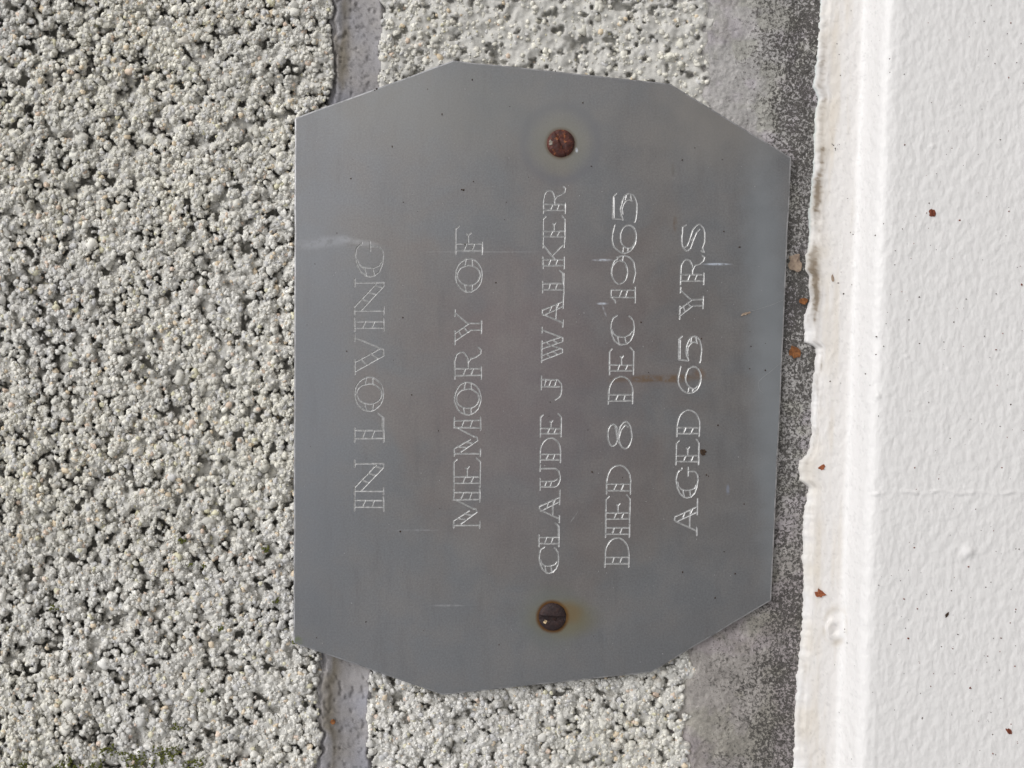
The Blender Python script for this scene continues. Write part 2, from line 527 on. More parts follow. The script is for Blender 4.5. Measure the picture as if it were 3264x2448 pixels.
def sill():
    y = np.arange(-330, 1100, 1.5)
    # profile: t -> (drop below the edge, proud of the wall), units
    prof = []
    prof += [(-1.5, -6), (-0.6, -1.5), (0.4, 0.4), (1.6, 1.4), (3.2, 1.9), (5.0, 2.6), (6.5, 3.4), (8.0, 5.0)]
    # steep weathered fillet, a narrow bright step, a rounded nose, then the front face
    key = np.array([(8.0, 5.0), (37.0, 11.0), (40.0, 14.0), (44.0, 29.0), (46.5, 37.5), (51.0, 42.0), (60.0, 43.0)])
    kt = np.concatenate([[0], np.cumsum(np.linalg.norm(np.diff(key, axis=0), axis=1))])
    ks = np.arange(0, kt[-1], 1.2)
    kx = np.interp(ks, kt, key[:, 0]); kh = np.interp(ks, kt, key[:, 1])
    for _ in range(10):
        kx[1:-1] = (kx[:-2] + kx[2:] + 2 * kx[1:-1]) / 4; kh[1:-1] = (kh[:-2] + kh[2:] + 2 * kh[1:-1]) / 4
    prof += list(zip(kx[1:], kh[1:]))
    z0, h0 = prof[-1]
    for k in np.arange(1.5, 300, 1.5):
        prof.append((z0 + k, h0 + 0.004 * k))
    prof = np.array(prof)
    tt = np.concatenate([[0], np.cumsum(np.linalg.norm(np.diff(prof, axis=0), axis=1))])
    gt, gy = np.meshgrid(tt, y, indexing='ij')
    drop = np.repeat(prof[:, 0:1], len(y), 1); pr = np.repeat(prof[:, 1:2], len(y), 1)
    # wall-side line of the sill (straight) and its ragged paint edge
    line = 821.5 - 0.0364 * gy
    rag = sill_edge(gy) - line
    wgt = sstep(30, 4, gt)
    Xw = line + rag * wgt + drop
    # relief
    und = (fbm(gt * 0.6, gy * 0.4, 40, 3, 91) - 0.5) * 1.6
    pr = pr + und * sstep(6, 25, gt) + (fbm(gt, gy, 5, 3, 92) - 0.5) * 1.1 * sstep(20, 6, gt)
    Xw = Xw + (fbm(gt, gy * 0.6, 26, 3, 93) - 0.5) * 1.2 * sstep(5, 12, gt)
    c = np.repeat(np.array([0.752, 0.74, 0.733])[None], gt.size, 0).reshape(*gt.shape, 3)
    # new bluish paint on the ragged rim, grime on the ledge
    rim = sstep(7.5, 5.0, gt)[..., None] * sstep(900 * K, 700 * K, gy)[..., None]
    c = c * (1 - rim * np.array([0.09, 0.01, 0.01]))
    g = fbm(gt * 1.6, gy * 0.5, 16, 4, 94)
    band = np.exp(-((gt - 11.5) / 4.6) ** 2)
    mil = band * sstep(0.26, 0.54, g) * (0.45 + 0.55 * sstep(0.3, 0.5, fbm(gt * 0, gy, 40, 2, 95)))
    mil = mil * sstep(1560 * K, 1300 * K, gy) * sstep(40 * K, 250 * K, gy) + 0.25 * band * sstep(0.5, 0.7, g)
    spk = sstep(0.50, 0.72, fbm(gt, gy, 2.6, 3, 96, 0.7))
    mil = (mil * (0.85 + 0.5 * spk)).clip(0, 1)
    c = c * (1 - mil[..., None] * np.array([0.72, 0.77, 0.83]))
    halo = (np.exp(-((gt - 13) / 11.0) ** 2) * sstep(0.3, 0.7, fbm(gt * 0.4, gy, 30, 3, 97)))[..., None]
    c = c * (1 - halo * np.array([0.05, 0.08, 0.14]))
    smear = (sstep(0.5, 0.75, fbm(gt * 2.2, gy * 0.22, 24, 4, 98)) * sstep(14, 22, gt) * sstep(48, 40, gt))[..., None]
    c = c * (1 - smear * np.array([0.06, 0.09, 0.14]))
    c = c * (1 - 0.07 * (sstep(9, 14, gt) * sstep(48, 42, gt))[..., None] * np.array([0.8, 1.0, 1.2]))
    # fine dots of grime
    fine = sstep(0.72, 0.80, fbm(gt, gy, 2.2, 2, 99, 0.6)) * sstep(12, 20, gt) * sstep(90, 60, gt)
    c = c * (1 - 0.12 * fine[..., None])
    # lump of filler under the paint, with a dirty collar
    def at_top(X, Y):
        """arc-length of the profile that shows at wall coordinate X for this Y"""
        xi = 821.5 - 0.0364 * Y + prof[:, 0]
        vis = 512 + (xi - 512) * 1.0
        app = 512 + (vis - 512) * D / (D - prof[:, 1] * S)
        return np.interp(X, app, tt)
    ly = 1996 * K; lt = at_top(2663 * K, ly)
    dx = (gt - lt) / 8.5; dy = (gy - ly) / 12.5
    rr = np.sqrt(dx ** 2 + dy ** 2)
    cres = np.exp(-((rr - 0.62) / 0.30) ** 2) * (0.45 + 0.55 * sstep(0.6, -0.7, dx))
    pr = pr + cres * 2.6
    Xw = Xw - cres * 3.2
    ring = np.exp(-((np.sqrt(((gt - lt) / 11) ** 2 + ((gy - ly + 4) / 17) ** 2) - 1.0) / 0.22) ** 2) * sstep(0.2, 0.7, fbm(gt, gy, 9, 3, 101))
    c = c * (1 - (0.22 * ring)[..., None] * np.array([0.7, 0.85, 1.1]))
    # ragged crack ridge across nose and front
    ylin = 1553 * K + (fbm(gt, gt * 0, 18, 3, 102) - 0.5) * 7
    cr = np.exp(-((gy - ylin) / 1.1) ** 2) * sstep(66, 84, gt) * sstep(240, 205, gt)
    brk = sstep(0.42, 0.58, fbm(gt, gy * 0.3, 9, 3, 104))
    pr = pr + cr * 1.3 * (0.3 + 0.7 * brk) * (0.35 + fbm(gt, gy, 3, 2, 103))
    cr2 = np.exp(-((gy - ylin - 2.2) / 1.3) ** 2) * sstep(66, 84, gt) * sstep(240, 205, gt)
    pr = pr - cr2 * 0.25 * brk
    # nodules in the paint of the front
    for X, Y, rad, hh in ((3086, 1730, 5.0, 2.6), (2797, 1260, 2.2, 1.6), (2890, 1140, 2.0, 1.2), (3020, 1180, 1.8, 1.2), (2975, 505, 2.2, 1.2)):
        tv = at_top(X * K, Y * K)
        pr = pr + hh * np.exp(-(((gt - tv) / rad) ** 2 + ((gy - Y * K) / rad) ** 2))
    p = np.stack([(384 - gy) * S, -pr * S, (512 - Xw) * S], -1).reshape(-1, 3)
    uv = np.stack([gy.ravel(), gt.ravel()], -1)
    me = make_mesh('sill', p, grid_faces(*gt.shape), c.reshape(-1, 3), uv)
    o = obj('window_sill', me, M_PAINT, None, 'white painted ledge with rounded nose and stippled front below the block wall', 'ledge')
    return o, prof, tt, at_top
ledge, PROF, TT, AT_TOP = sill()
ledge.name = 'painted_ledge'
def on_ledge(X, Y, lift=0.0):
    """point of the ledge surface that shows at photo coordinates X,Y (3264 wide)"""
    X, Y = X * K, Y * K
    for _ in range(3):
        t = AT_TOP(X, 384 + (Y - 384) * 0.93)
        pr = np.interp(t, TT, PROF[:, 1]); f = (D - pr * S) / D
        yw = 384 + (Y - 384) * f
        t = AT_TOP(X, yw)
    dr = np.interp(t, TT, PROF[:, 0]); pr = np.interp(t, TT, PROF[:, 1])
    e = 1.0
    p0 = np.array([np.interp(t - e, TT, PROF[:, 0]), np.interp(t - e, TT, PROF[:, 1])])
    p1 = np.array([np.interp(t + e, TT, PROF[:, 0]), np.interp(t + e, TT, PROF[:, 1])])
    d = (p1 - p0) / np.linalg.norm(p1 - p0)
    nrm = Vector((0, -d[0], d[1])).normalized()      # out of the surface
    pos = Vector(((384 - yw) * S, -pr * S, (512 - (821.5 - 0.0364 * yw + dr)) * S))
    return pos + nrm * lift, nrm

# ------------------------------------------------------------------ the plaque
def ell(cx, cy, rx, ry, a0, a1, n=14):
    a = np.radians(np.linspace(a0, a1, n))
    return [(cx + rx * math.cos(t), cy + ry * math.sin(t)) for t in a]

def ticks(x0, x1, vs_, dv=0.07):
    return [[(x0, v - dv), (x1, v + dv)] for v in vs_]

def stem(a, b, lo=0.0, hi=1.0, sl=None, sh=None, tk=(0.36, 0.68)):
    g = [[(a, lo), (a, hi)], [(b, lo), (b, hi)]] + ticks(b, a, tk, 0.05)
    if sl: g.append([(sl[0], lo), (sl[1], lo)])
    if sh: g.append([(sh[0], hi), (sh[1], hi)])
    return g

def dbl(p0, p1, q0, q1, ks=(0.33, 0.66), off=0.08):
    """two lines of a thick diagonal with hatch strokes between"""
    p0, p1, q0, q1 = map(np.array, (p0, p1, q0, q1))
    g = [[tuple(p0), tuple(p1)], [tuple(q0), tuple(q1)]]
    for k in ks:
        g.append([tuple(p0 + (p1 - p0) * (k + off)), tuple(q0 + (q1 - q0) * (k - off))])
    return g

def glyph(ch):
    G = []
    if ch == 'I':
        G = stem(.26, .74, sl=(0, 1), sh=(0, 1))
    elif ch == 'N':
        G = [[(0, 1), (.22, 1), (.87, .25)], [(.11, .78), (.79, 0), (.89, 0)], [(.11, 1), (.11, 0)], [(0, 0), (.22, 0)],
             [(.89, 0), (.89, 1)], [(.78, 1), (1, 1)], [(.42, .74), (.36, .53)], [(.62, .52), (.56, .28)], [(.82, .3), (.76, .05)]]
    elif ch == 'L':
        G = stem(.13, .40, sl=(0, .5), sh=(0, .5)) + [[(.40, .05), (.88, .05), (1, .22)], [(.40, 0), (.85, 0)]]
    elif ch == 'O':
        G = [ell(.5, .5, .5, .5, 0, 360, 26), ell(.5, .5, .30, .43, 0, 360, 24),
             [(.02, .60), (.21, .66)], [(.01, .38), (.22, .36)], [(.99, .60), (.79, .64)], [(.98, .38), (.79, .36)]]
    elif ch == 'V':
        G = dbl((.08, 1), (.47, 0), (.30, 1), (.64, .12), (.33, .72)) + [[(0, 1), (.38, 1)], [(.47, 0), (.62, 0), (.91, 1)], [(.82, 1), (1, 1)]]
    elif ch == 'G':
        G = [[(.92, .76), (.90, .86), (.81, .94), (.60, .98), (.36, .93), (.15, .80), (.03, .62), (0, .48), (.04, .30), (.16, .14), (.36, .04), (.60, .01), (.74, .04), (.84, .12), (.87, .20), (.87, .45)],
             [(.50, .92), (.36, .86), (.28, .74), (.245, .56), (.25, .38), (.31, .16), (.45, .06)], [(.92, .76), (.98, .74)], [(.71, .46), (1, .46)], [(.02, .60), (.24, .66)], [(.05, .32), (.25, .38)]]
    elif ch == 'M':
        G = [[(.07, 0), (.07, 1)], [(0, 0), (.18, 0)], [(0, 1), (.19, 1)], [(.19, 1), (.44, .38)], [(.10, .74), (.41, .10), (.49, .14), (.50, .26)],
             [(.50, .26), (.74, .96)], [(.25, .85), (.22, .55)], [(.36, .58), (.33, .32)]]
        G += stem(.73, .91, sl=(.66, 1), sh=(.72, 1))
    elif ch == 'E':
        G = stem(.14, .36, tk=(.3, .62)) + [[(0, 1), (.84, 1), (.96, .88)], [(0, 0), (.86, 0), (1, .15)], [(.36, .5), (.62, .5), (.70, .42)], [(.62, .5), (.66, .56)]]
    elif ch == 'F':
        G = stem(.14, .38, sl=(0, .44), tk=(.34, .64)) + [[(0, 1), (.88, 1), (1, .86)], [(.38, .52), (.66, .52)], [(.66, .52), (.76, .42)], [(.66, .52), (.72, .58)]]
    elif ch == 'R':
        G = stem(.13, .34, sl=(0, .40), tk=(.34, .64)) + [[(0, 1), (.55, 1)] + ell(.55, .75, .30, .25, 85, -90, 10) + [(.34, .5)],
             [(.52, .49), (.64, .40), (.70, .20), (.80, .03), (.92, .0), (1, .10)]]
    elif ch == 'Y':
        G = dbl((.10, 1), (.42, .42), (.32, 1), (.58, .50), (.35, .75)) + [[(0, 1), (.40, 1)], [(.58, .50), (.90, 1)], [(.80, 1), (1, 1)],
             [(.42, .42), (.42, 0)], [(.60, .48), (.60, 0)], [(.32, 0), (.70, 0)]]
    elif ch == 'C':
        G = [[(.96, .78), (.92, .88), (.78, .96), (.55, .985), (.33, .92), (.14, .80), (.03, .62), (0, .48), (.04, .30), (.16, .13), (.36, .03), (.58, 0), (.80, .04), (.93, .14), (.98, .24)],
             [(.52, .92), (.38, .86), (.30, .74), (.27, .56), (.28, .38), (.34, .18), (.46, .08)], [(.96, .78), (1, .72)], [(.02, .62), (.27, .68)], [(.04, .32), (.28, .40)]]
    elif ch == 'A':
        G = dbl((.50, 1), (.78, .0), (.36, .92), (.64, .0), (.36, .70)) + [[(.36, .92), (.42, 1), (.50, 1)], [(.38, .95), (.12, 0)], [(.22, .34), (.66, .34)],
             [(0, 0), (.22, 0)], [(.55, 0), (1, 0)]]
    elif ch == 'U':
        G = [[(.13, 1), (.13, .30)] + ell(.49, .30, .36, .30, 180, 360, 12) + [(.85, 1)], [(.34, 1), (.34, .30), (.44, .13)], [(0, 1), (.46, 1)], [(.74, 1), (1, 1)]] + ticks(.34, .13, (.45, .72), .05)
    elif ch == 'D':
        G = stem(.12, .34, tk=(.34, .66)) + [[(0, 1), (.42, 1)] + ell(.42, .5, .58, .5, 88, -88, 16) + [(.42, 0), (0, 0)]]
    elif ch == 'J':
        G = [[(.55, 1), (.55, .12)], [(.85, 1), (.85, .26)] + ell(.45, .26, .40, .26, 0, -150, 9), [(.42, 1), (1, 1)], [(.10, .14), (.0, .30)]] + ticks(.85, .55, (.32, .58, .82), .05)
    elif ch == 'W':
        G = dbl((.05, 1), (.28, 0), (.20, 1), (.40, .10), (.33, .68)) + dbl((.38, 1), (.60, 0), (.54, 1), (.72, .12), (.33, .68)) + \
            [[(0, 1), (.62, 1)], [(.28, 0), (.38, 0), (.48, .5)], [(.60, 0), (.70, 0), (.92, 1)], [(.84, 1), (1, 1)]]
    elif ch == 'K':
        G = stem(.12, .34, sl=(0, .44), sh=(0, .44)) + [[(.34, .42), (.88, 1)], [(.76, 1), (1, 1)], [(.48, .58), (.92, 0)], [(.78, 0), (1, 0)]]
    elif ch == 'S':
        G = [[(.98, .82), (.9, .97)] + ell(.48, .76, .44, .24, 62, 195, 12) + [(.12, .60), (.45, .47), (.72, .36), (.82, .22)],
             [(.04, .16), (.0, .02), (.12, .08)] + ell(.52, .27, .48, .27, 225, 400, 14) + [(.78, .54), (.45, .66), (.22, .76), (.18, .86)], [(.42, .62), (.52, .47)]]
    elif ch == '8':
        G = [ell(.5, .78, .40, .22, 0, 360, 20), [(.16, .66), (.40, .54), (.70, .44), (.88, .28), (.80, .16)], ell(.5, .27, .5, .27, 0, 360, 22), [(.10, .42), (.30, .58), (.66, .66), (.84, .70)]]
    elif ch == '1':
        G = stem(.38, .78, sl=(.05, 1), tk=(.36, .62)) + [[(.38, 1), (.78, 1)], [(.38, 1), (.22, .84), (.05, .80)]]
    elif ch == '9':
        G = [ell(.42, .66, .40, .33, 0, 360, 20), ell(.46, .5, .53, .5, 100, -55, 16), [(.80, .80), (.94, .78)], [(.82, .56), (.98, .54)], [(.76, .08), (.42, .0), (.05, .08)]]
    elif ch == '6':
        G = [ell(.56, .34, .40, .33, 0, 360, 20), ell(.53, .5, .53, .5, 80, 280, 18), [(.62, .99), (.98, .90)], [(.03, .56), (.20, .52)], [(.03, .36), (.17, .34)], ell(.53, .5, .53, .5, 280, 312, 5)]
    elif ch == '5':
        G = [[(.12, 1), (.90, 1), (1, .86)], [(.14, .95), (.86, .95)], [(.12, 1), (.08, .58)], [(.08, .58), (.20, .62)] + ell(.45, .34, .55, .34, 115, -110, 18) + [(.10, .04), (0, .08)],
             ell(.44, .34, .34, .28, 120, -30, 12), [(.74, .50), (.95, .46)], [(.76, .24), (.96, .28)]]
    return G

LINES = [
    [('I', 1628.6, 1583), ('N', 1577.3, 1466), ('L', 1409, 1316.4), ('O', 1309.7, 1201.7), ('V', 1194.7, 1064.7), ('I', 1056.3, 1014), ('N', 1003, 888.6), ('G', 882.5, 770.4)],
    [('M', 1683.3, 1558.4), ('E', 1552.7, 1460), ('M', 1453.8, 1329), ('O', 1322, 1218.6), ('R', 1209, 1107), ('Y', 1099, 986.5), ('O', 930.4, 824.5), ('F', 811.6, 719.8)],
    [('C', 1826.7, 1743.6), ('L', 1742.5, 1666.3), ('A', 1666.3, 1560.8), ('U', 1562, 1480.7), ('D', 1475, 1396), ('E', 1392.4, 1317.8), ('J', 1274, 1198.6),
     ('W', 1155.3, 1043), ('A', 1042, 936.5), ('L', 933, 861), ('K', 856.8, 769.2), ('E', 764.7, 686.4), ('R', 681.6, 594)],
    [('D', 1807.8, 1714.4), ('I', 1712.7, 1671.4), ('E', 1666.3, 1578), ('D', 1574.2, 1482.5), ('8', 1430, 1343.6), ('D', 1288, 1200), ('E', 1194, 1107.5), ('C', 1099.6, 1005),
     ('1', 968, 913), ('9', 906.3, 813.5), ('6', 806, 714), ('5', 707.4, 617)],
    [('A', 1706.5, 1589), ('G', 1586.6, 1489), ('E', 1482, 1400), ('D', 1391.7, 1306.8), ('6', 1252.5, 1165), ('5', 1156.3, 1071.5), ('Y', 1017, 914), ('R', 907, 812.8), ('S', 802.5, 715)],
]
# cap line and base line (X) at two Y for every line
CAPS = [((1700, 1130, 1222), (700, 1130, 1222)), ((1683, 1445, 1528), (720, 1452, 1537)), ((1826, 1716, 1779), (594, 1733, 1802)),
        ((1807, 1927, 2003), (617, 1954, 2031)), ((1706, 2149, 2220), (715, 2173, 2247))]

PF = (D - PLQ_FRONT * S) / D
def plate_units(X, Y):
    """photo coordinates (3264) -> coordinates in the plane of the plate, units"""
    return 512 + (np.asarray(X) * K - 512) * PF, 384 + (np.asarray(Y) * K - 384) * PF

def letter_strokes(ch, Ya, Yb, cap, rng):
    (ya, c0, b0), (yb, c1, b1) = cap
    out = []
    for poly in glyph(ch):
        q = []
        for (u, v) in poly:
            Y = Ya + (Yb - Ya) * u
            k = (Y - ya) / (yb - ya)
            b = b0 + (b1 - b0) * k; c = c0 + (c1 - c0) * k
            X = b + (c - b) * v
            q.append((X + rng.normal(0, 0.5), Y + rng.normal(0, 0.5)))
        q = np.array(q)
        q = np.stack(plate_units(q[:, 0], q[:, 1]), -1)
        keep = [0]
        for i in range(1, len(q)):
            if np.linalg.norm(q[i] - q[keep[-1]]) > 0.25: keep.append(i)
        if len(keep) > 1:
            q = q[keep]; i0 = 0
            for i in range(1, len(q) - 1):
                a = q[i] - q[i - 1]; b = q[i + 1] - q[i]
                if np.dot(a, b) < 0.72 * np.linalg.norm(a) * np.linalg.norm(b):
                    out.append(q[i0:i + 1]); i0 = i
            out.append(q[i0:])
    return out

GW, GD = 0.84, 0.66        # half width and depth of a cut, units
def plaque():
    rng = np.random.default_rng(5)
    root = obj('memorial_plaque', None, label='eight-sided grey metal memorial plaque with engraved lettering and two rusty screws', cat='plaque')
    out = np.stack(plate_units(PLQ[:, 0] / K, PLQ[:, 1] / K), -1)
    # slightly uneven sheared edge
    op = []
    for i in range(8):
        a, b = out[i], out[(i + 1) % 8]
        n = max(3, int(np.linalg.norm(b - a) / 22))
        for k in range(n):
            q = a + (b - a) * k / n
            if k: q = q + rng.normal(0, 0.16, 2)
            op.append(q)
    op = np.array(op)
    front = inset(op, 1.5)
    vcs = [Vector(p) for p in front]; edges = [(i, (i + 1) % len(front)) for i in range(len(front))]
    segs = []           # per letter: list of (p,q)
    boxes = []
    for ln, cap in zip(LINES, CAPS):
        for ch, Ya, Yb in ln:
            ss = []
            for q in letter_strokes(ch, Ya, Yb, cap, rng):
                n = len(q)
                closed = np.linalg.norm(q[0] - q[-1]) < 0.5
                t = np.zeros_like(q)
                t[1:-1] = q[2:] - q[:-2]; t[0] = q[1] - q[0]; t[-1] = q[-1] - q[-2]
                if closed: t[0] = t[-1] = q[1] - q[-2]
                t /= np.linalg.norm(t, axis=1)[:, None] + 1e-9
                nr = np.stack([-t[:, 1], t[:, 0]], -1)
                w = GW
                idx = len(vcs)
                for arr in (q, q + nr * w, q - nr * w):
                    vcs += [Vector(p) for p in arr]
                for base in (0, n, 2 * n):
                    edges += [(idx + base + i, idx + base + i + 1) for i in range(n - 1)]
                if not closed:
                    k = len(vcs)
                    vcs += [Vector(q[0] - t[0] * w), Vector(q[-1] + t[-1] * w)]
                    edges += [(k, idx + n), (k, idx + 2 * n), (k + 1, idx + 2 * n - 1), (k + 1, idx + 3 * n - 1)]
                ss += [(q[i], q[i + 1]) for i in range(n - 1)]
            A = np.array([s[0] for s in ss]); B = np.array([s[1] for s in ss])
            segs.append((A, B))
            boxes.append((np.minimum(A, B).min(0) - 2, np.maximum(A, B).max(0) + 2))
    rv, re, rf, *_ = delaunay_2d_cdt(vcs, edges, [], 0, 1e-4)
    v = np.array([tuple(p) for p in rv]); f = np.array([tuple(t) for t in rf if len(t) == 3])
    depth = np.zeros(len(v)); 
    for (A, B), (lo, hi) in zip(segs, boxes):
        sel = np.where((v > lo).all(1) & (v < hi).all(1))[0]
        p = v[sel][:, None]
        ab = B - A
        k = (((p - A[None]) * ab).sum(-1) / (ab ** 2).sum(-1)).clip(0, 1)
        d = np.linalg.norm(p - (A[None] + k[..., None] * ab[None]), axis=-1).min(1)
        dep = GD * (1 - d / GW)
        depth[sel] = np.maximum(depth[sel], np.where(dep < 0.09, 0, dep))
    cen = v[f].mean(1)
    ar = (v[f[:, 1]] - v[f[:, 0]]); br = (v[f[:, 2]] - v[f[:, 0]])
    area = ar[:, 0] * br[:, 1] - ar[:, 1] * br[:, 0]
    good = in_poly(cen[:, 0], cen[:, 1], front) & (np.abs(area) > 1e-7)
    f = f[good]; cen = cen[good]; area = area[good]
    f = np.where(area[:, None] > 0, f[:, ::-1], f)       # face the camera
    near = np.full(len(f), 1e9)
    for (A, B), (lo, hi) in zip(segs, boxes):
        sel = np.where((cen > lo).all(1) & (cen < hi).all(1))[0]
        p = cen[sel][:, None]; ab = B - A
        k = (((p - A[None]) * ab).sum(-1) / (ab ** 2).sum(-1)).clip(0, 1)
        near[sel] = np.minimum(near[sel], np.linalg.norm(p - (A[None] + k[..., None] * ab[None]), axis=-1).min(1))
    for _ in range(2):
        bad = (near > GW * 1.15) & (depth[f].max(1) > 0)
        depth[f[bad].ravel()] = 0
    gro = depth[f].max(1) > 0
    def W(pts, h):
        h = np.asarray(h, float)
        return np.stack(np.broadcast_arrays((384 - pts[:, 1]) * S, -h * S, (512 - pts[:, 0]) * S), -1)
    co = W(v, PLQ_FRONT - depth)
    # plate: front, bevel, rim and back
    n = len(op)
    rim1 = W(op, PLQ_FRONT - 0.75); rim0 = W(op, PLQ_BACK)
    fr = W(front, PLQ_FRONT)
    allv = np.concatenate([co, fr, rim1, rim0])
    o1 = len(co); o2 = o1 + n; o3 = o2 + n
    extra = []
    orient = np.sum(op[:, 0] * np.roll(op[:, 1], -1) - np.roll(op[:, 0], -1) * op[:, 1]) > 0
    for i in range(n):
        j = (i + 1) % n
        for a, b in ((o1, o2), (o2, o3)):
            q = [(a + i, a + j, b + j), (a + i, b + j, b + i)]
            if not orient: q = [t[::-1] for t in q]
            extra += q
    for i in range(1, n - 1):
        t = (o3, o3 + i, o3 + i + 1)
        extra.append(t if orient else t[::-1])
    pf = np.concatenate([f[~gro], np.array(extra)])
    def compact(vv, ff):
        u, inv = np.unique(ff, return_inverse=True)
        return vv[u], inv.reshape(ff.shape)
    me = make_mesh('plate', *compact(allv, pf), smooth_shade=False)
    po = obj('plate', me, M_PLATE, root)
    me.materials.append(M_EDGE)
    mi = np.zeros(len(pf), np.int32); mi[len(f[~gro]):len(f[~gro]) + 4 * n] = 1
    me.polygons.foreach_set('material_index', mi)
    gf = f[gro]; gc = cen[gro]
    owner = np.full(len(gf), -1)
    best = np.full(len(gf), 1e9)
    for k, ((A, B), (lo, hi)) in enumerate(zip(segs, boxes)):
        sel = np.where((gc > lo).all(1) & (gc < hi).all(1))[0]
        p = gc[sel][:, None]; ab = B - A
        kk = (((p - A[None]) * ab).sum(-1) / (ab ** 2).sum(-1)).clip(0, 1)
        d = np.linalg.norm(p - (A[None] + kk[..., None] * ab[None]), axis=-1).min(1)
        better = d < best[sel]
        owner[sel[better]] = k; best[sel[better]] = d[better]
    for k in range(len(segs)):
        if (owner == k).any():
            obj('engraved_letter', make_mesh('engraved_letter', *compact(co, gf[owner == k]), smooth_shade=False), M_CUT, root)
    return root

SCREWS = [(1787.3, 457.3, 13.9, math.radians(64), 0.9, 0.9), (1760.8, 1965.9, 13.9, math.radians(2), 2.1, 4.5)]

